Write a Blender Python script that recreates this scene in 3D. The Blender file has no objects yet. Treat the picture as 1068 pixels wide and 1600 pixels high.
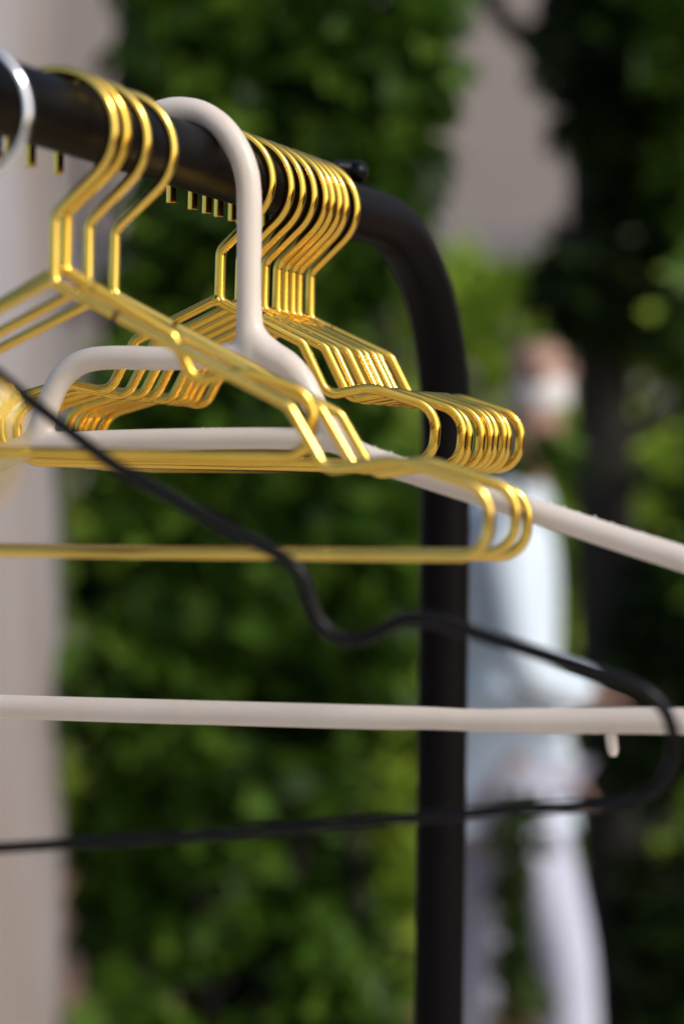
import bpy, bmesh, math, random
from mathutils import Vector, Matrix, noise
random.seed(7)
SC = bpy.context.scene
COL = SC.collection
R = math.radians

# ------------------------------------------------------------------ camera, sky, sun, exposure
EYE = 1.35                      # camera height over the ground
cam_d = bpy.data.cameras.new('camera')
cam_d.sensor_fit = 'VERTICAL'; cam_d.sensor_height = 36.0; cam_d.lens = 85.0
cam_d.clip_start = 0.05; cam_d.clip_end = 600
cam_d.dof.use_dof = True; cam_d.dof.focus_distance = 1.365; cam_d.dof.aperture_fstop = 3.5
cam = bpy.data.objects.new('camera', cam_d); COL.objects.link(cam)
cam.location = (0, 0, EYE); cam.rotation_euler = (R(90), 0, 0)
SC.camera = cam

SUN = Vector((0.66, -0.44, 0.60)).normalized()
w = bpy.data.worlds.new('World'); SC.world = w; w.use_nodes = True
wn = w.node_tree.nodes; wl = w.node_tree.links
sky = wn.new('ShaderNodeTexSky'); sky.sky_type = 'NISHITA'; sky.sun_disc = False
sky.sun_elevation = math.asin(SUN.z); sky.sun_rotation = math.atan2(SUN.x, SUN.y)
sky.air_density = 1.0; sky.dust_density = 3.0; sky.ozone_density = 1.0
wl.new(sky.outputs['Color'], wn['Background'].inputs['Color'])
wn['Background'].inputs['Strength'].default_value = 0.15
sd = bpy.data.lights.new('sun', 'SUN'); sd.energy = 1.55; sd.angle = R(11); sd.color = (1.0, 0.98, 0.96)
so = bpy.data.objects.new('sun', sd); COL.objects.link(so)
so.rotation_euler = SUN.to_track_quat('Z', 'Y').to_euler()
SC.view_settings.view_transform = 'Standard'; SC.view_settings.look = 'None'
SC.view_settings.exposure = 0.02; SC.view_settings.gamma = 1.0
SC.cycles.use_denoising = True
SC.cycles.max_bounces = 8

# ------------------------------------------------------------------ materials
def mat(name, base, rough=0.5, metal=0.0, var=None, scale=6.0, bump=0.0, bscale=80.0, spec=0.5, trans=0.0, detail=4.0, stretch=None):
    m = bpy.data.materials.new(name); m.use_nodes = True
    nt = m.node_tree; b = nt.nodes['Principled BSDF']
    b.inputs['Base Color'].default_value = (*base, 1); b.inputs['Roughness'].default_value = rough
    b.inputs['Metallic'].default_value = metal; b.inputs['Specular IOR Level'].default_value = spec
    tc = nt.nodes.new('ShaderNodeTexCoord')
    if var:
        n = nt.nodes.new('ShaderNodeTexNoise'); n.inputs['Scale'].default_value = scale; n.inputs['Detail'].default_value = detail
        r = nt.nodes.new('ShaderNodeValToRGB')
        r.color_ramp.elements[0].position = 0.35; r.color_ramp.elements[1].position = 0.65
        r.color_ramp.elements[0].color = (*base, 1); r.color_ramp.elements[1].color = (*var, 1)
        src = tc.outputs['Object']
        if stretch:
            mp = nt.nodes.new('ShaderNodeMapping'); mp.inputs['Scale'].default_value = stretch
            nt.links.new(src, mp.inputs['Vector']); src = mp.outputs['Vector']
        nt.links.new(src, n.inputs['Vector']); nt.links.new(n.outputs['Fac'], r.inputs['Fac'])
        nt.links.new(r.outputs['Color'], b.inputs['Base Color'])
    if bump:
        n2 = nt.nodes.new('ShaderNodeTexNoise'); n2.inputs['Scale'].default_value = bscale; n2.inputs['Detail'].default_value = 3
        bp = nt.nodes.new('ShaderNodeBump'); bp.inputs['Strength'].default_value = bump; bp.inputs['Distance'].default_value = 0.001
        nt.links.new(tc.outputs['Object'], n2.inputs['Vector']); nt.links.new(n2.outputs['Fac'], bp.inputs['Height'])
        nt.links.new(bp.outputs['Normal'], b.inputs['Normal'])
    if trans:
        b.inputs['Subsurface Weight'].default_value = trans
        b.inputs['Subsurface Radius'].default_value = (0.006, 0.004, 0.003)
        b.inputs['Subsurface Scale'].default_value = 1.0
    return m

def leaf_mat(name, cols, rough=0.5, transl=0.3):
    m = bpy.data.materials.new(name); m.use_nodes = True
    nt = m.node_tree; b = nt.nodes['Principled BSDF']; out = nt.nodes['Material Output']
    g = nt.nodes.new('ShaderNodeNewGeometry'); r = nt.nodes.new('ShaderNodeValToRGB')
    e = r.color_ramp.elements
    e[0].position = 0; e[0].color = (*cols[0], 1); e[1].position = 1; e[1].color = (*cols[-1], 1)
    for i, c in enumerate(cols[1:-1]):
        x = e.new((i + 1) / (len(cols) - 1)); x.color = (*c, 1)
    nt.links.new(g.outputs['Random Per Island'], r.inputs['Fac'])
    nt.links.new(r.outputs['Color'], b.inputs['Base Color'])
    b.inputs['Roughness'].default_value = rough; b.inputs['Specular IOR Level'].default_value = 0.22
    t = nt.nodes.new('ShaderNodeBsdfTranslucent'); nt.links.new(r.outputs['Color'], t.inputs['Color'])
    mx = nt.nodes.new('ShaderNodeMixShader'); mx.inputs[0].default_value = transl
    nt.links.new(b.outputs[0], mx.inputs[1]); nt.links.new(t.outputs[0], mx.inputs[2])
    nt.links.new(mx.outputs[0], out.inputs['Surface'])
    return m

M = {
    'gold': mat('gold_plate', (0.93, 0.61, 0.105), 0.075, 1.0, var=(0.87, 0.55, 0.085), scale=30, bump=0.05, bscale=140),
    'gold_satin': mat('gold_satin', (0.93, 0.65, 0.145), 0.15, 1.0, var=(0.87, 0.59, 0.12), scale=30),
    'chrome': mat('chrome', (0.78, 0.78, 0.80), 0.10, 1.0),
    'black_paint': mat('black_paint', (0.004, 0.0032, 0.0034), 0.42, 0.0, bump=0.12, bscale=260, spec=0.07),
    'rubber': mat('black_rubber', (0.003, 0.003, 0.004), 0.25, 0.0, bump=0.05, bscale=400, spec=0.15),
    'plastic': mat('white_plastic', (0.73, 0.66, 0.585), 0.40, 0.0, var=(0.68, 0.605, 0.525), scale=18, bump=0.08, bscale=160, trans=0.25),
    'plaster': mat('pale_plaster', (0.33, 0.325, 0.35), 0.85, 0, var=(0.25, 0.21, 0.19), scale=6.0, bump=0.4, bscale=30, detail=2.5, stretch=(1, 1, 0.16)),
    'wall': mat('house_render', (0.33, 0.29, 0.27), 0.9, 0, var=(0.28, 0.245, 0.23), scale=0.8, bump=0.4, bscale=20),
    'plinth': mat('house_band', (0.24, 0.22, 0.24), 0.9, 0, var=(0.2, 0.185, 0.2), scale=1.0),
    'ground': mat('brown_paving', (0.36, 0.21, 0.13), 0.85, 0, var=(0.28, 0.16, 0.10), scale=3.0, bump=0.4, bscale=25),
    'reflector_paving': mat('pale_reflector', (0.64, 0.58, 0.50), 0.85, 0, var=(0.57, 0.50, 0.42), scale=2.0, bump=0.4, bscale=25),
    'leg_leaf': leaf_mat('leg_leaf', [(0.02, 0.04, 0.008), (0.05, 0.09, 0.012)]),
    'bark': mat('dark_bark', (0.022, 0.018, 0.014), 0.9, 0, var=(0.012, 0.011, 0.009), scale=14, bump=0.8, bscale=40),
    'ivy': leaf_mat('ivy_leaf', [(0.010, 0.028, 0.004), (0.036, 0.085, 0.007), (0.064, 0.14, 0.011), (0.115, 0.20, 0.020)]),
    'ivy_shaded': leaf_mat('shade_leaf', [(0.006, 0.011, 0.004), (0.012, 0.024, 0.005), (0.03, 0.06, 0.010)]),  # leaf greens darkened to carry the shade within the foliage
    'shrub': leaf_mat('bright_leaf', [(0.20, 0.31, 0.03), (0.30, 0.44, 0.04), (0.38, 0.52, 0.07)]),
    'reflected_leaf': leaf_mat('reflected_belt_leaf', [(0.02, 0.04, 0.01), (0.05, 0.08, 0.02)]),
    'shirt': mat('pale_shirt', (0.74, 0.85, 0.95), 0.8, 0, var=(0.68, 0.81, 0.93), scale=5),
    'trousers': mat('pale_trousers', (0.68, 0.71, 0.86), 0.85, 0, var=(0.60, 0.63, 0.78), scale=4),
    'skin': mat('skin', (0.42, 0.25, 0.19), 0.55, 0),
    'white_hair': mat('white_cloth', (0.78, 0.75, 0.74), 0.9, 0),
    'shoe': mat('shoe', (0.12, 0.09, 0.07), 0.6, 0),
}

# ------------------------------------------------------------------ helpers
def link(name, me, m=None, parent=None, smooth=True, **props):
    o = bpy.data.objects.new(name, me); COL.objects.link(o)
    if m: me.materials.append(m)
    if smooth:
        me.polygons.foreach_set('use_smooth', [True] * len(me.polygons))
    if parent: o.parent = parent
    for k, v in props.items(): o[k] = v
    return o

def thing(name, label, cat, loc=(0, 0, 0), rot=(0, 0, 0), group=None):
    o = bpy.data.objects.new(name, None); COL.objects.link(o)
    o.empty_display_size = 0.05
    o.location = loc; o.rotation_euler = rot; o['label'] = label; o['category'] = cat
    if group: o['group'] = group
    return o

def mesh_of(bm, name='mesh'):
    bmesh.ops.recalc_face_normals(bm, faces=bm.faces[:])
    me = bpy.data.meshes.new(name); bm.to_mesh(me); bm.free(); return me

def fillet(pts, n=8):
    """pts: list of (Vector, radius) -> rounded polyline"""
    out = []
    for i, (p, r) in enumerate(pts):
        p = Vector(p)
        if r <= 0 or i == 0 or i == len(pts) - 1:
            out.append(p); continue
        a = (Vector(pts[i-1][0]) - p); b = (Vector(pts[i+1][0]) - p)
        la, lb = a.length, b.length; a.normalize(); b.normalize()
        ang = a.angle(b)
        if abs(math.pi - ang) < 0.02:
            out.append(p); continue
        t = min(r / math.tan(ang / 2), la * 0.49, lb * 0.49); rr = t * math.tan(ang / 2)
        c = p + (a + b).normalized() * (rr / math.sin(ang / 2))
        s = p + a * t - c; e = p + b * t - c
        tot = s.angle(e)
        for k in range(n + 1):
            f = k / n
            out.append(c + (s * math.sin((1 - f) * tot) + e * math.sin(f * tot)) / math.sin(tot))
    return out

def catmull(pts, n=6):
    P = [Vector(p) for p in pts]; out = []
    for i in range(len(P) - 1):
        p0 = P[max(i-1, 0)]; p1 = P[i]; p2 = P[i+1]; p3 = P[min(i+2, len(P)-1)]
        for k in range(n):
            t = k / n
            out.append(0.5 * ((2*p1) + (p2-p0)*t + (2*p0-5*p1+4*p2-p3)*t*t + (3*p1-p0-3*p2+p3)*t**3))
    out.append(P[-1]); return out

def sweep(bm, pts, rad, n=12, closed=False, ref=Vector((0, 1, 0)), cap=True):
    """round tube along pts; rad number or list"""
    P = [pts[0]]
    RR = [rad[0] if isinstance(rad, list) else rad]
    for i, p in enumerate(pts[1:], 1):
        if (p - P[-1]).length > 1e-6:
            P.append(p); RR.append(rad[i] if isinstance(rad, list) else rad)
    N = len(P); rings = []
    nrm = None
    for i in range(N):
        if closed: t = P[(i+1) % N] - P[i-1]
        else: t = P[min(i+1, N-1)] - P[max(i-1, 0)]
        t.normalize()
        if nrm is None:
            nrm = (ref - t * ref.dot(t))
            if nrm.length < 1e-3: nrm = Vector((1, 0, 0)) - t * t.x
        else:
            nrm = nrm - t * nrm.dot(t)
        nrm.normalize(); bn = t.cross(nrm)
        rings.append([bm.verts.new(P[i] + (nrm * math.cos(2*math.pi*k/n) + bn * math.sin(2*math.pi*k/n)) * RR[i]) for k in range(n)])
    for i in range(N if closed else N - 1):
        a, b = rings[i], rings[(i+1) % N]
        for k in range(n):
            bm.faces.new((a[k], a[(k+1) % n], b[(k+1) % n], b[k]))
    if cap and not closed:
        # slightly rounded ends
        for ring, sgn, p, q, r in ((rings[0], -1, P[0], P[1], RR[0]), (rings[-1], 1, P[-1], P[-2], RR[-1])):
            d = (p - q).normalized()
            inner = [bm.verts.new(p + (v.co - p) * 0.86 + d * r * 0.12) for v in ring]
            for k in range(n):
                bm.faces.new((ring[k], ring[(k+1) % n], inner[(k+1) % n], inner[k]))
                bm.edges.get((ring[k], ring[(k+1) % n])).smooth = False
            bm.faces.new(inner)

def ball(bm, c, r, seg=12, sc=(1, 1, 1)):
    mt = Matrix.Translation(c) @ Matrix.Diagonal((r*sc[0], r*sc[1], r*sc[2], 1))
    bmesh.ops.create_uvsphere(bm, u_segments=seg, v_segments=max(6, seg*2//3), radius=1, matrix=mt)

def box(bm, lo, hi, bevel=0.0):
    lo, hi = Vector(lo), Vector(hi)
    r = bmesh.ops.create_cube(bm, size=1, matrix=Matrix.Translation((lo+hi)/2) @ Matrix.Diagonal((*(hi-lo), 1)))
    if bevel:
        es = list({e for v in r['verts'] for e in v.link_edges})
        bmesh.ops.bevel(bm, geom=es, offset=bevel, segments=3, affect='EDGES', profile=0.5)

# ------------------------------------------------------------------ setting: ground, house wall, pillar
bm = bmesh.new()
NG = 40
gv = [[bm.verts.new((-120 + 240*i/NG, -60 + 240*j/NG, 0)) for j in range(NG+1)] for i in range(NG+1)]
for i in range(NG):
    for j in range(NG):
        bm.faces.new((gv[i][j], gv[i+1][j], gv[i+1][j+1], gv[i][j+1]))
link('ground', mesh_of(bm), M['ground'], kind='structure')

bm = bmesh.new()  # unseen pale slabs added so the gold wires reflect something brighter
for i in range(-9, 9):
    for j in range(-22, 3):
        box(bm, (i*1.0 + 0.004, j*1.0 + 0.004, 0.002), (i*1.0 + 0.996, j*1.0 + 0.996, 0.024), 0.003)
link('reflector_paving', mesh_of(bm), M['reflector_paving'], kind='structure', smooth=False)

house = thing('house', 'pinkish grey rendered house wall far behind the hedges', 'house', (0.6, 12.0, 0))
bm = bmesh.new(); box(bm, (-9, 0, 0), (9, 0.4, 6.5), 0.02); link('wall', mesh_of(bm), M['wall'], house, smooth=False)
bm = bmesh.new(); box(bm, (-9, -0.05, 2.35), (9, -0.003, 2.75), 0.01); link('band', mesh_of(bm), M['plinth'], house, smooth=False)

pil = thing('pillar', 'pale weathered round plaster column at the left edge beside the leafy hedge', 'column', (-0.757, 3.95, 0))
bm = bmesh.new(); sweep(bm, [Vector((0, 0, 0.16 + 0.19*k)) for k in range(17)], [0.30 - 0.0006*k for k in range(17)], 48, ref=Vector((1, 0, 0)))
link('shaft', mesh_of(bm), M['plaster'], pil)
bm = bmesh.new(); sweep(bm, [Vector((0, 0, 0)), Vector((0, 0, 0.10)), Vector((0, 0, 0.16))], [0.35, 0.35, 0.315], 48, ref=Vector((1, 0, 0))); link('base', mesh_of(bm), M['plaster'], pil)

# ------------------------------------------------------------------ foliage
def leaves(pts, size, seed=1, flat=0.5):
    """pts: list of (pos, outward) -> one mesh of pointed folded leaves"""
    rnd = random.Random(seed); V = []; F = []
    for p, o in pts:
        s = size * rnd.uniform(0.6, 1.3)
        d = Vector((rnd.uniform(-1, 1), rnd.uniform(-1, 1), rnd.uniform(-1.1, 0.5))) + o * 0.4
        d.normalize()
        nn = (o * flat + Vector((rnd.uniform(-1, 1), rnd.uniform(-1, 1), rnd.uniform(-0.2, 1.2))))
        nn = (nn - d * nn.dot(d))
        if nn.length < 1e-3: continue
        nn.normalize(); side = d.cross(nn)
        i = len(V); wd = s * rnd.uniform(0.34, 0.48)
        V += [p, p + d*s*0.4 + side*wd + nn*s*0.10, p + d*s, p + d*s*0.4 - side*wd + nn*s*0.10, p + d*s*0.45]
        F += [(i, i+4, i+1), (i+1, i+4, i+2), (i+2, i+4, i+3), (i+3, i+4, i)]
    me = bpy.data.meshes.new('foliage'); me.from_pydata([tuple(v) for v in V], [], F); return me

def scatter(n, xf, zr, y0, depth, seed, thr=-0.15, freq=5.5, edge=0.12):
    """points in a leafy mass: xf(z) -> (left, right); clumps and gaps by noise"""
    rnd = random.Random(seed); out = []; tries = 0
    while len(out) < n and tries < n * 30:
        tries += 1
        z = rnd.uniform(*zr); l, r = xf(z)
        x = rnd.uniform(l, r); y = y0 + depth * (rnd.random() ** 1.4)
        e = min(x - l, r - x)
        q = Vector((x, y, z)) * freq + Vector((seed * 3.1, 0, 0))
        nv = noise.noise(q) + 0.5 * noise.noise(q * 2.3)
        if nv < thr + (0.75 * (1 - e/edge) if e < edge else 0): continue
        o = Vector(((x - (l+r)/2) / max(0.05, (r-l)/2) * 0.6, -1, 0.3)).normalized()
        y += -0.10 * max(0, nv)
        out.append((Vector((x, y, z)), o))
    return out

def stems(bm, base, top, n, spread, rad, seed):
    rnd = random.Random(seed)
    for k in range(n):
        p = Vector(base) + Vector((rnd.uniform(-1, 1)*spread*0.5, rnd.uniform(-1, 1)*0.06, 0)); q = [p.copy()]
        for j in range(8):
            p = p + Vector((rnd.uniform(-1, 1)*spread*0.22, rnd.uniform(-1, 1)*0.04, (top - base[2])/8)); q.append(p.copy())
        qq = catmull(q, 3); sweep(bm, qq, [rad*(1 - 0.75*i/len(qq)) for i in range(len(qq))], 6, ref=Vector((1, 0, 0)))

def lerp_tab(tab, z):
    for (z0, a0, b0), (z1, a1, b1) in zip(tab, tab[1:]):
        if z <= z1:
            t = max(0, (z - z0)/(z1 - z0)); return a0 + (a1-a0)*t, b0 + (b1-b0)*t
    return tab[-1][1:]

hedge = thing('hedge', 'tall dark green leafy hedge filling the middle behind the clothes rail', 'hedge', (0, 0, 0))
HT = [(0, -0.52, 0.10), (0.5, -0.49, 0.10), (0.75, -0.48, 0.06), (0.9, -0.47, 0.07), (1.05, -0.47, 0.14), (1.35, -0.47, 0.17), (1.7, -0.43, 0.13), (1.95, -0.42, 0.19), (2.2, -0.44, 0.27), (2.5, -0.45, 0.30)]
hp = scatter(6500, lambda z: lerp_tab(HT, z), (0.02, 2.42), 3.95, 0.42, 3, thr=-0.02, freq=3.7)
link('foliage', leaves(hp, 0.082, 4), M['ivy'], hedge, smooth=False)
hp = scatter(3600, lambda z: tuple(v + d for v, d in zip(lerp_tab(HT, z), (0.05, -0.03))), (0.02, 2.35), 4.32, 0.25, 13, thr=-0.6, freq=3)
link('inner_foliage', leaves(hp, 0.07, 5), M['ivy_shaded'], hedge, smooth=False)
bm = bmesh.new(); stems(bm, (-0.16, 4.35, 0), 2.3, 9, 0.42, 0.02, 5); link('branches', mesh_of(bm), M['bark'], hedge)

TY = 5.5
tree = thing('ivy_tree', 'dark tree trunk wrapped in ivy at the right edge', 'tree', (0, 0, 0))
bm = bmesh.new()
tp = catmull([(0.635, TY, 0), (0.615, TY, 0.6), (0.60, TY, 1.2), (0.59, TY, 1.7), (0.575, TY, 2.2), (0.575, TY, 2.8), (0.585, TY, 3.4)], 8)
sweep(bm, tp, [0.078 - 0.0005*i for i in range(len(tp))], 16, ref=Vector((1, 0, 0)))
link('trunk', mesh_of(bm), M['bark'], tree)
for a, b in (((0.57, TY, 2.3), (0.15, TY - .1, 2.75)), ((0.58, TY, 2.2), (1.15, TY - .1, 2.75)), ((0.6, TY, 1.5), (1.05, TY - .05, 1.9))):
    bm = bmesh.new()
    sweep(bm, catmull([a, (Vector(a)+Vector(b))/2 + Vector((0, 0, -0.06)), b], 6), [0.034 - 0.0017*i for i in range(13)], 8)
    link('limb', mesh_of(bm), M['bark'], tree)
RT = [(0, 0.63, 0.8), (0.45, 0.60, 0.8), (0.8, 0.58, 0.8), (1.35, 0.585, 0.8), (1.65, 0.53, 0.8), (1.85, 0.43, 0.8), (2.2, 0.41, 0.8), (2.45, 0.34, .85), (2.75, 0.30, .85)]
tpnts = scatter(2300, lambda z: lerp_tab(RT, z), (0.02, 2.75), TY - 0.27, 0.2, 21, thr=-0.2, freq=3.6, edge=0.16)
link('shaded_foliage', leaves(tpnts, 0.08, 6), M['ivy_shaded'], tree, smooth=False)
RT2 = [(0, 0.74, 0.88), (0.9, 0.74, 0.88), (1.9, 0.70, 0.88), (2.2, 0.64, 0.88), (2.45, 0.52, 0.88), (2.8, 0.42, 0.9)]
tpnts = scatter(1900, lambda z: lerp_tab(RT2, z), (0.02, 2.8), TY - 0.4, 0.5, 33, thr=-0.14, freq=3.2, edge=0.12)
link('foliage', leaves(tpnts, 0.105, 8), M['ivy'], tree, smooth=False)
spray = []
rs = random.Random(90)
for i in range(90):
    t = rs.random(); spray.append((Vector((0.47 - 0.15*t, 4.76 + rs.uniform(-0.03, 0.05), 1.47 - 0.02*t + rs.gauss(0, 0.024))), Vector((-0.3, -1, 0.4)).normalized()))
link('leaf_spray', leaves(spray, 0.05, 9), M['ivy'], tree, smooth=False)
bm = bmesh.new(); sweep(bm, catmull([(0.60, TY - .1, 1.38), (0.52, 5.0, 1.47), (0.46, 4.78, 1.47), (0.31, 4.76, 1.455)], 5), 0.004, 6); link('twig', mesh_of(bm), M['bark'], tree)

shrub = thing('bright_shrub', 'light green sunlit shrub in front of the house wall', 'shrub', (0, 0, 0))
ST = [(0, -1.2, 2.6), (1.6, -1.1, 2.5), (2.0, -0.9, 2.3), (2.35, -0.3, 2.0)]
sp = scatter(7000, lambda z: lerp_tab(ST, z), (0.02, 2.3), 8.8, 0.7, 41, thr=-0.55, freq=1.6, edge=0.2)
link('foliage', leaves(sp, 0.13, 10), M['shrub'], shrub, smooth=False)
bm = bmesh.new(); stems(bm, (0.6, 9.2, 0), 2.0, 12, 2.2, 0.03, 15); link('branches', mesh_of(bm), M['bark'], shrub)

bush = thing('low_bush', 'low olive green bush growing behind the person', 'bush', (0, 0, 0))
bp_ = scatter(3200, lambda z: (-0.25 + 0.1*z, 1.25 - 0.1*z), (0.03, 1.62), 6.6, 0.45, 51, thr=-0.35, freq=3, edge=0.12)
link('foliage', leaves(bp_, 0.10, 52), M['shrub'], bush, smooth=False)
bm = bmesh.new(); stems(bm, (0.5, 6.85, 0), 1.1, 8, 0.9, 0.02, 53); link('branches', mesh_of(bm), M['bark'], bush)

plant = thing('potted_plant', 'small dark green upright plant standing in front of the person by the legs', 'plant', (0.335, 4.72, 0))
rp = random.Random(71); pl_ = []
for i in range(230):
    z = rp.uniform(0.28, 0.80); pl_.append((Vector((rp.gauss(0, 0.024 + 0.012*math.sin(z*9)), rp.gauss(0, 0.025), z)), Vector((rp.uniform(-1, 1), -1, 0.3)).normalized()))
link('foliage', leaves(pl_, 0.05, 72), M['leg_leaf'], plant, smooth=False)
bm = bmesh.new(); sweep(bm, catmull([(0, 0, 0.2), (0.006, 0, 0.45), (-0.004, 0, 0.78)], 5), 0.006, 8, ref=Vector((1, 0, 0))); link('stem', mesh_of(bm), M['bark'], plant)
bm = bmesh.new(); sweep(bm, [Vector((0, 0, 0.0)), Vector((0, 0, 0.2)), Vector((0, 0, 0.225))], [0.075, 0.10, 0.105], 24, ref=Vector((1, 0, 0))); link('pot', mesh_of(bm), M['ground'], plant)

rw = random.Random(61); wpts = []  # unseen leaf belts added at the sides to darken the metal reflections
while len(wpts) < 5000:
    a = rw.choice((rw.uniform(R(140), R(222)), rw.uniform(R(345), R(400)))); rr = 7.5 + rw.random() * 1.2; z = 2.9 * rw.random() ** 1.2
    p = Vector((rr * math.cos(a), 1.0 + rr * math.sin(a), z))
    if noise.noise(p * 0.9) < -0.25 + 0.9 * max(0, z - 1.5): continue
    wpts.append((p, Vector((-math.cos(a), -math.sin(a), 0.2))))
link('reflected_greenery', leaves(wpts, 0.42, 62), M['reflected_leaf'], None, smooth=False, kind='stuff',
     label='unseen belt of dark leaves added for the gold wire to reflect', category='greenery')

# ------------------------------------------------------------------ person behind the post
def skin_mesh(verts, edges, root, subd=2):
    """verts: (co, (rx, ry)); continuous surface grown with the Skin modifier"""
    me = bpy.data.meshes.new('skin'); me.from_pydata([v[0] for v in verts], edges, [])
    o = bpy.data.objects.new('tmp', me); COL.objects.link(o)
    md = o.modifiers.new('s', 'SKIN'); md.use_smooth_shade = True
    sv = me.skin_vertices[0].data
    for i, v in enumerate(verts): sv[i].radius = v[1]; sv[i].use_root = (i == root)
    sub = o.modifiers.new('d', 'SUBSURF'); sub.levels = subd; sub.render_levels = subd
    dg = bpy.context.evaluated_depsgraph_get(); dg.update()
    res = bpy.data.meshes.new_from_object(o.evaluated_get(dg))
    bpy.data.objects.remove(o); return res

PZ = 5.0
def pp(x, y, dy=0.0):       # a point of the figure, metres
    k = PZ / 3778.0
    return Vector(((x - 534) * k, PZ + dy, EYE + (800 - y) * k))
person = thing('person', 'out of focus person in pale blue shirt and pale trousers behind the post', 'person', (0, 0, 0))
joints = [ (pp(775, 1180), (.08, .10)), (pp(772, 1050), (.09, .12)), (pp(778, 900), (.10, .14)), (pp(795, 800), (.07, .09)), (pp(822, 715), (.05, .05)),
    (pp(838, 655), (.07, .066)), (pp(842, 590), (.06, .066)), (pp(836, 530), (.075, .068)),
    (pp(785, 840, -.17), (.055, .055)), (pp(808, 1050, -.22), (.042, .042)), (pp(888, 1072, -.2), (.032, .032)), (pp(915, 1076, -.19), (.03, .018)),
    (pp(785, 840, .17), (.055, .055)), (pp(800, 1060, .22), (.042, .042)), (pp(868, 1215, .16), (.03, .03)), (pp(895, 1235, .15), (.03, .018)),
    (pp(808, 1260, -.09), (.075, .08)), (pp(872, 1470, -.1), (.05, .055)), (pp(890, 1720, -.1), (.045, .045)), (pp(945, 1790, -.1), (.04, .035)),
    (pp(762, 1260, .09), (.075, .08)), (pp(745, 1480, .1), (.045, .055)), (pp(725, 1720, .1), (.045, .045)), (pp(790, 1790, .1), (.04, .035))]
edges = [(0,1),(1,2),(2,3),(3,4),(4,5),(5,6),(6,7),(2,8),(8,9),(9,10),(10,11),(2,12),(12,13),(13,14),(14,15),(0,16),(16,17),(17,18),(18,19),(0,20),(20,21),(21,22),(22,23)]
for hand, away in ((11, Vector((1, 0, -0.12))), (15, Vector((0.9, 0, -0.45)))):     # four fingers and a thumb on each hand
    hp0 = joints[hand][0]; away.normalize()
    for k, (dy, ln) in enumerate(((-.024, .062), (-.008, .072), (.008, .068), (.024, .054), (-.030, .040))):
        a = len(joints); side_ = Vector((0, dy, 0))
        root = hp0 + side_ * 0.8 - (away * 0.03 if k == 4 else Vector((0, 0, 0)))
        mid = root + away * ln * 0.5 + side_ * (0.5 if k == 4 else 0.1)
        tip = mid + (away * 0.75 + Vector((0, 0, -0.65))).normalized() * ln * 0.5
        joints += [(root, (.010, .010)), (mid, (.009, .009)), (tip, (.007, .007))]
        edges += [(hand - (1 if k == 4 else 0), a), (a, a + 1), (a + 1, a + 2)]
body = link('body', skin_mesh(joints, edges, 0), M['skin'], person)
hc = pp(842, 572)
bm = bmesh.new(); ball(bm, hc + Vector((.058, 0, -.012)), .014, 10, (1.1, .8, 1.3)); link('nose', mesh_of(bm), M['skin'], person)
for sy in (-1, 1):
    bm = bmesh.new(); ball(bm, hc + Vector((-.004, .066*sy, -.01)), .03, 10, (.7, .3, 1.1)); link('ear', mesh_of(bm), M['skin'], person)
    bm = bmesh.new(); ball(bm, hc + Vector((.050, .03*sy, .012)), .011, 10); link('eye', mesh_of(bm), M['shoe'], person)
def grow(i, d): return (joints[i][0], (joints[i][1][0] + d, joints[i][1][1] + d))
sh = [grow(i, .05 if i == 0 else .015) for i in (0, 1, 2, 3, 8, 9, 12, 13)] + [(pp(915, 1078, -.19), (.05, .042)), (pp(900, 1240, .15), (.042, .034)), (pp(822, 728), (.055, .06)), (pp(778, 1120), (.13, .15)), (pp(778, 1255), (.125, .15))]
link('shirt', skin_mesh(sh, [(0,11),(11,1),(1,2),(2,3),(3,10),(2,4),(4,5),(5,8),(2,6),(6,7),(7,9),(0,12)], 0), M['shirt'], person)
tr = [grow(i, .04 if i == 0 else .016) for i in (0, 16, 17, 18, 20, 21, 22)]
link('trousers', skin_mesh(tr, [(0,1),(1,2),(2,3),(0,4),(4,5),(5,6)], 0), M['trousers'], person)
bm = bmesh.new(); ball(bm, pp(842, 616), .082, 16, (.78, .82, .98)); link('face_covering', mesh_of(bm), M['white_hair'], person)
for dy, y in ((-.1, 890), (.1, 735)):
    bm = bmesh.new(); c = pp(y + 35, 1795, dy); ball(bm, Vector((c.x, c.y, 0.045)), .045, 12, (2.9, 1.05, .95)); link('shoe', mesh_of(bm), M['shoe'], person)

# ------------------------------------------------------------------ clothes rack
RD = 0.0175                    # tube radius
RDIR = Vector((0.388, 1, 0)).normalized()
RAILZ = EYE + 0.191
def rail(y): return Vector((-0.149 + 0.388 * (y - 1.13), y, RAILZ))
rack = thing('clothes_rack', 'matt black tubular steel clothes rack with rounded corner and post', 'clothes rack', (rail(1.2).x, 1.2, 0))
def rk(bm): 
    bmesh.ops.translate(bm, verts=bm.verts[:], vec=-Vector((rail(1.2).x, 1.2, 0))); return mesh_of(bm)
far = rail(1.708); near = rail(0.60)
foot_f = Vector((far.x - 0.019, far.y, 0.07)); foot_n = Vector((near.x, near.y, 0.07))
bm = bmesh.new()
sweep(bm, fillet([(foot_n, 0), (near, .14), (far, .14), (foot_f, 0)], 20), RD, 28, ref=Vector((1, 0, 0)))
link('tube_frame', rk(bm), M['black_paint'], rack)
side = Vector((RDIR.y, -RDIR.x, 0))
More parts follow.
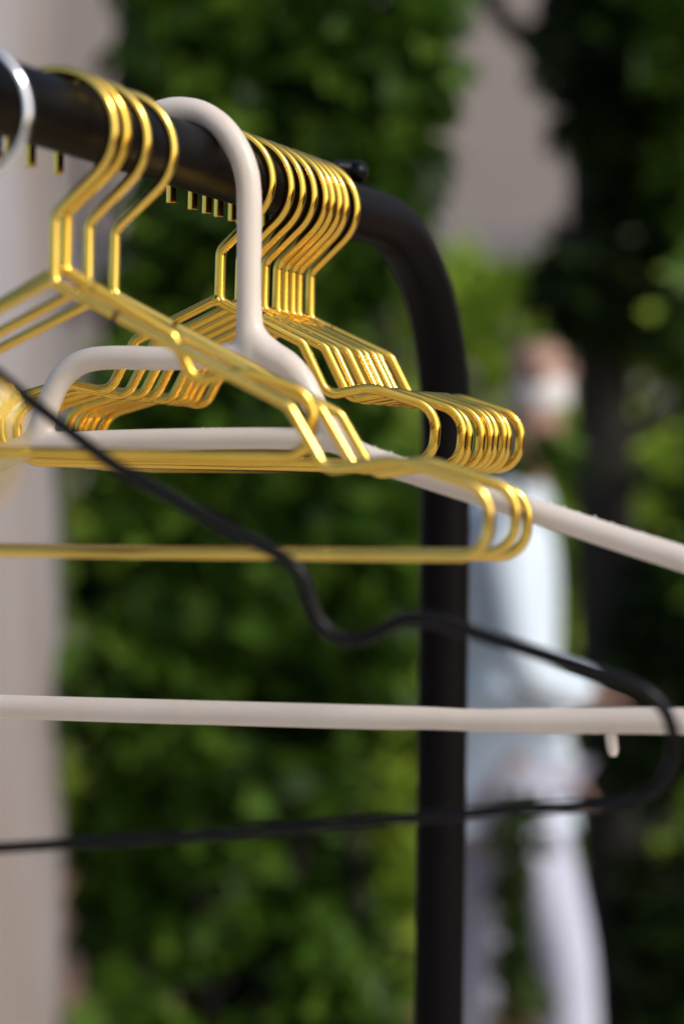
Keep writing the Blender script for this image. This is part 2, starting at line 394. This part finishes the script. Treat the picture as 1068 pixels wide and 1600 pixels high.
for b in (foot_f, foot_n):
    bm = bmesh.new(); c = Vector((b.x, b.y, 0.062))
    sweep(bm, [c - side*0.22, c + side*0.22], RD, 16, ref=Vector((0, 0, 1))); link('foot_bar', rk(bm), M['black_paint'], rack)
    for s in (-1, 1):
        bm = bmesh.new(); e = c + side*0.20*s
        sweep(bm, [Vector((e.x, e.y, 0.030)), Vector((e.x, e.y, 0.052))], 0.019, 14, ref=Vector((1, 0, 0))); link('rubber_foot', rk(bm), M['rubber'], rack)
kb = rail(1.535)
knob = bmesh.new()
ball(knob, kb + Vector((0.001, 0, RD + 0.0072)), 0.0078, 18, (1, 1, 0.95))
k0 = link('knob', rk(knob), M['rubber'], rack)
bm = bmesh.new(); sweep(bm, [kb + Vector((-0.012, -0.004, RD + 0.0095)), kb + Vector((-0.001, 0, RD + 0.009))], 0.0052, 14, ref=Vector((0, 0, 1))); link('knob_cap', rk(bm), M['rubber'], k0)

# ------------------------------------------------------------------ gold wire hangers
SMALL = dict(wr=.0029, R=.0276, sb=.0669, b1=(.0465, -.0225), b2=(.0605, -.0515), bump=(.085, -.0465), c1=(.1215, -.0580), c2=(.1195, -.0885), rb=(.007, .0085, .03, .0155, .0142))
MED = dict(SMALL); MED.update(b1=(.0490, -.0230), b2=(.0638, -.0525), bump=(.0897, -.0474), c1=(.1283, -.0592), c2=(.1262, -.0903))
BIG = dict(wr=.0027, R=.0287, sb=.0727, b1=(.1148, -.0588), b2=(.1325, -.0890), bump=(.1655, -.0838), c1=(.2105, -.0985), c2=(.2085, -.1290), rb=(.009, .009, .03, .0155, .0145))
SMALL_STEEP = dict(SMALL); SMALL_STEEP.update(b1=(.0525, -.0305), b2=(.0640, -.0535))
CACHE = {}
def hanger_meshes(S):
    k = id(S)
    if k in CACHE: return CACHE[k]
    wr, Rr, sb = S['wr'], S['R'], S['sb']; c = wr - Rr
    V = lambda u, v: Vector((u, 0, v))
    # hook: straight tip, arc over the top, slanting run to the neck, stem
    pts = [V(-Rr, c - .0125), V(-Rr, c - .004)]
    for i in range(41):
        a = R(180 - 225 * i / 40); pts.append(V(Rr * math.cos(a), c + Rr * math.sin(a)))
    e = pts[-1]; nk = V(.0004, e.z - (e.x - .0004))
    base = V(0, c - sb)
    pts = pts[:-1] + fillet([(e, 0), (nk, .0085), (base, .005), (base + V(S['b1'][0], S['b1'][1]) * 0.28, 0)], 8)
    bm = bmesh.new(); sweep(bm, pts, wr, 12, ref=Vector((0, 1, 0))); hook = mesh_of(bm)
    q = lambda n, s=1: base + V(S[n][0] * s, S[n][1])
    r1, r2, r3, r4, r5 = S['rb']
    path = [(base + V(*S['b1']) * 0.26, 0), (q('b1'), r1), (q('b2'), r2), (q('bump'), r3), (q('c1'), r4), (q('c2'), r5),
            (q('c2', -1), r5), (q('c1', -1), r4), (q('bump', -1), r3), (q('b2', -1), r2), (q('b1', -1), r1), (base + V(-wr*0.9, .0005), 0)]
    fp = fillet(path, 10)
    bm = bmesh.new(); sweep(bm, fp, wr, 12, ref=Vector((0, 1, 0))); frame = mesh_of(bm)
    bm = bmesh.new(); ball(bm, base + V(-wr*0.5, .0004), wr*1.22, 10); weld = mesh_of(bm)
    CACHE[k] = (hook, frame, weld)
    for me in CACHE[k]:
        me.materials.append(M['gold_satin' if S is BIG else 'gold'])
    return CACHE[k]

def gold_hanger(S, y, du, yaw, roll, label, group):
    name = 'gold_hanger' 
    o = thing(name, label, 'hanger', group=group)
    yw = -R(yaw); p = rail(y) + Vector((0, 0, RD)) + Vector((math.cos(yw), math.sin(yw), 0)) * du
    o.matrix_world = Matrix.Translation(p) @ Matrix.Rotation(yw, 4, 'Z') @ Matrix.Rotation(-R(roll), 4, 'Y')
    for n, me in zip(('hook', 'wire_frame', 'weld'), hanger_meshes(S)):
        c = bpy.data.objects.new(n, me); COL.objects.link(c); c.parent = o
        me.polygons.foreach_set('use_smooth', [True] * len(me.polygons))
    return o
GN = 'gold hangers at the near end of the rail'; GF = 'small gold hangers bunched at the far end of the rail'
near_set = [
    (BIG, 0.712, -.017, 2.0, 6.2, 'added gold hanger, its very blurred end standing in for a yellow glow at the left frame edge'),  # added hanger; its defocused end stands in for a yellow glow
    (BIG, 1.158, .0012, 9.2, -.5, 'wide gold hanger with the leftmost stem, nearest of the three wide ones'),
    (SMALL_STEEP, 1.169, .0022, 1.2, -1.2, 'small gold hanger squeezed among the wide gold ones at left, second stem from left'),
    (BIG, 1.188, .0022, 5.6, -.2, 'wide gold hanger in the middle of the three wide ones'),
    (BIG, 1.218, .0015, 1.5, -.9, 'wide gold hanger farthest of the three wide ones, reaching furthest right'),
]
far_set = [
    (SMALL, 1.340, .0012, 3.3, -.96, 'small gold hanger standing apart in front, its stem left of the white hook'),
    (MED, 1.3687, 0, 6.7, -1.05, 'small gold hanger second from the front of the far bunch'),
    (MED, 1.3864, -.0001, 11.3, -1.50, 'small gold hanger third from the front of the far bunch'),
    (MED, 1.4019, 0, 8.4, -1.15, 'small gold hanger with its stem just right of the white stem'),
    (MED, 1.4195, -.0001, 12.8, -1.0, 'small gold hanger fifth from the front of the far bunch'),
    (MED, 1.4298, -.0001, 14.3, -.93, 'small gold hanger sixth from the front of the far bunch'),
    (MED, 1.4392, 0, 10.7, -.68, 'small gold hanger third from the back of the far bunch'),
    (MED, 1.4497, 0, 11.1, -.95, 'small gold hanger last but one at the back of the far bunch'),
    (MED, 1.4649, .0002, 6.8, -.35, 'small gold hanger at the very back, rightmost, nearest the black knob'),
]
for a in near_set: gold_hanger(*a, GN)
for a in far_set: gold_hanger(*a, GF)

# ------------------------------------------------------------------ outlines measured in their own hanging planes
F = 3778.0
class Plane:
    """the upright plane a flat hanger hangs in: photo outline -> metres in that plane"""
    def __init__(s, p0, nrm): s.p0 = Vector(p0); s.n = Vector(nrm).normalized()
    def at(s, x, y):
        d = Vector(((x - 534) / F, 1, (800 - y) / F)); c = Vector((0, 0, EYE))
        t = (s.p0 - c).dot(s.n) / d.dot(s.n); return c + d * t

def tube(bm, pl, spec, n=5, seg=16):
    P = [pl.at(x, y) for x, y, r in spec]; rr = [r * p.y / F for (x, y, r), p in zip(spec, P)]
    Q = catmull(P, n); RRs = [v.x for v in catmull([Vector((r, 0, 0)) for r in rr], n)]
    sweep(bm, Q, RRs, seg, ref=pl.n)
    return Q, RRs

# white plastic hanger
wy = 1.305; wc = rail(wy)
wp = Plane(wc, RDIR)
white = thing('white_hanger', 'big white plastic hanger with thick tubular hook and looped neck', 'hanger', wc + Vector((0, 0, RD)))
bm = bmesh.new()
tube(bm, wp, [(204, 262, 16), (203, 240, 19), (212, 212, 20), (232, 186, 20), (260, 173, 20), (290, 171, 20), (320, 179, 20), (349, 201, 20.5), (372, 234, 20.5), (385, 270, 20.5), (389, 312, 20.5), (389, 400, 20), (389, 470, 20), (391, 520, 23), (398, 548, 26)])
tube(bm, wp, [(398, 552, 24), (370, 554, 22), (330, 558, 20), (250, 560, 19.5), (170, 559, 19.5), (128, 566, 19.5), (99, 588, 19.5), (80, 622, 19.5), (69, 655, 20), (56, 690, 21)])
tube(bm, wp, [(392, 520, 22), (404, 540, 25), (425, 556, 24), (450, 572, 23), (472, 597, 21.5), (490, 632, 20.5), (514, 668, 20), (545, 700, 20), (582, 718, 20), (640, 736, 20), (740, 769, 20), (860, 807, 20.5), (960, 840, 21), (1068, 874, 22), (1180, 912, 22.5), (1262, 944, 23), (1312, 990, 23), (1322, 1050, 23), (1290, 1105, 23), (1220, 1128, 22.5), (1068, 1127, 22), (1000, 1126, 21.8), (860, 1126, 21), (780, 1126, 19.5), (730, 1125, 18.5), (660, 1122, 19), (560, 1120, 20), (300, 1113, 20), (0, 1104, 19.5), (-250, 1095, 19), (-420, 1088, 18.5), (-480, 1060, 18.5), (-492, 1010, 18.5), (-470, 955, 18.5), (-410, 915, 18.5), (-250, 842, 19), (-60, 744, 20), (10, 712, 20.5), (60, 690, 20.5)])
tube(bm, wp, [(50, 694, 19), (150, 690, 18), (300, 686, 18), (450, 685, 18), (520, 690, 18.5), (556, 703, 19)])
tmp = bpy.data.objects.new('tmp', mesh_of(bm)); COL.objects.link(tmp)
rm = tmp.modifiers.new('r', 'REMESH'); rm.mode = 'VOXEL'; rm.voxel_size = 0.0013; rm.adaptivity = 0
sm = tmp.modifiers.new('s', 'SMOOTH'); sm.factor = 0.5; sm.iterations = 14
dg = bpy.context.evaluated_depsgraph_get(); dg.update()
wm = bpy.data.meshes.new_from_object(tmp.evaluated_get(dg)); bpy.data.objects.remove(tmp)
wm.transform(Matrix.Translation(-white.location))
link('body', wm, M['plastic'], white)
# moulding nubs along the shoulder and a strap peg below the bar
rn = random.Random(5)
def nub(x, y, rpx, hx=1.0):
    b = bmesh.new(); p = wp.at(x, y); r = rpx * p.y / F
    ball(b, p - white.location, r, 7, (0.8, 0.8, hx)); me = mesh_of(b); return link('nub', me, M['plastic'], white)
for i in range(21):
    x = 585 + i * 24.6 + rn.uniform(-2, 2)
    yc = 718 + (x - 582) * (874 - 718) / (1068 - 582)
    nub(x, yc - 20.5 + rn.uniform(-1, 1), 2.4, 1.2)
for x in (317, 330, 343): nub(x, 669, 2.0, 0.8)
b = bmesh.new(); P = [wp.at(953, 1140), wp.at(955, 1160), wp.at(957, 1174), wp.at(957, 1181)]
sweep(b, [p - white.location for p in P], [10.5*1.22/F, 10*1.22/F, 9*1.22/F, 5.5*1.22/F], 12, ref=wp.n)
link('strap_peg', mesh_of(b), M['plastic'], white)

# black rubber coated hanger with chrome hook
by = 1.072; bc = rail(by)
bp = Plane(bc, Vector((math.sin(R(3)), math.cos(R(3)), 0)))
black = thing('black_hanger', 'wide black rubber coated hanger with chrome hook, nearest the camera', 'hanger', bc + Vector((0, 0, RD)))
outl = [(-70, 548, 14), (-40, 560, 14.5), (0, 587, 13.5), (49, 627, 12.5), (94, 662, 12.5), (150, 706, 13), (187, 732, 13), (225, 753, 13), (281, 784, 13), (337, 816, 13), (390, 843, 13), (430, 864, 13.5), (458, 884, 14), (475, 908, 14), (484, 940, 13.5), (501, 975, 13.5), (530, 997, 13.5), (565, 999, 13), (599, 983, 13), (632, 967, 13.5), (673, 969, 14), (726, 984, 14), (787, 1004, 14), (888, 1036, 14.5), (955, 1059, 14.5), (1005, 1079, 14), (1037, 1109, 13), (1051, 1150, 12.5), (1048, 1192, 12.5), (1028, 1227, 12.5), (993, 1247, 12), (941, 1257, 11.5), (820, 1264, 11.5), (652, 1277, 11.5), (494, 1290, 11.5), (309, 1305, 11.5), (0, 1325, 11), (-85, 1330, 11)]
right = [(bp.at(x, y), r * 0.80 * 1.072 / F) for x, y, r in outl]
ax = Vector((0.065, 0, 1)).normalized(); pv = right[0][0]; hx = Vector((math.cos(R(3)), -math.sin(R(3)), 0))
hz = Vector((0, 0, 1)); tilt = R(-3.0)
mx = hx * math.cos(tilt) - hz * math.sin(tilt)
def mirror(p): d = p - pv; return p - mx * (2 * d.dot(mx))
left = [(mirror(p), r) for p, r in right[1:-1]]
loop = right + left[::-1] + [right[0]]
Q = catmull([p for p, r in loop], 5); rr = [v.x for v in catmull([Vector((r, 0, 0)) for p, r in loop], 5)]
bm = bmesh.new(); sweep(bm, [q - black.location for q in Q], rr, 16, ref=bp.n)
link('coated_frame', mesh_of(bm), M['rubber'], black)
hk = []
for i in range(33):
    a = R(200 - 258 * i / 32); hk.append((-70 + 112 * math.cos(a), 174 - 112 * math.sin(a), 9.0))
hk += [(-42, 300, 9), (-62, 335, 9), (-70, 375, 9), (-70, 450, 9), (-70, 500, 9)]
bm = bmesh.new(); P = [bp.at(x, y) - black.location for x, y, r in hk]
sweep(bm, catmull(P, 4), 9.0 * 1.072 / F, 14, ref=bp.n); link('hook', mesh_of(bm), M['chrome'], black)
bm = bmesh.new(); P = [bp.at(x, y) - black.location for x, y in ((-70, 490), (-70, 520), (-70, 552))]
sweep(bm, P, [11*1.072/F, 15*1.072/F, 17*1.072/F], 14, ref=bp.n); link('collar', mesh_of(bm), M['rubber'], black)
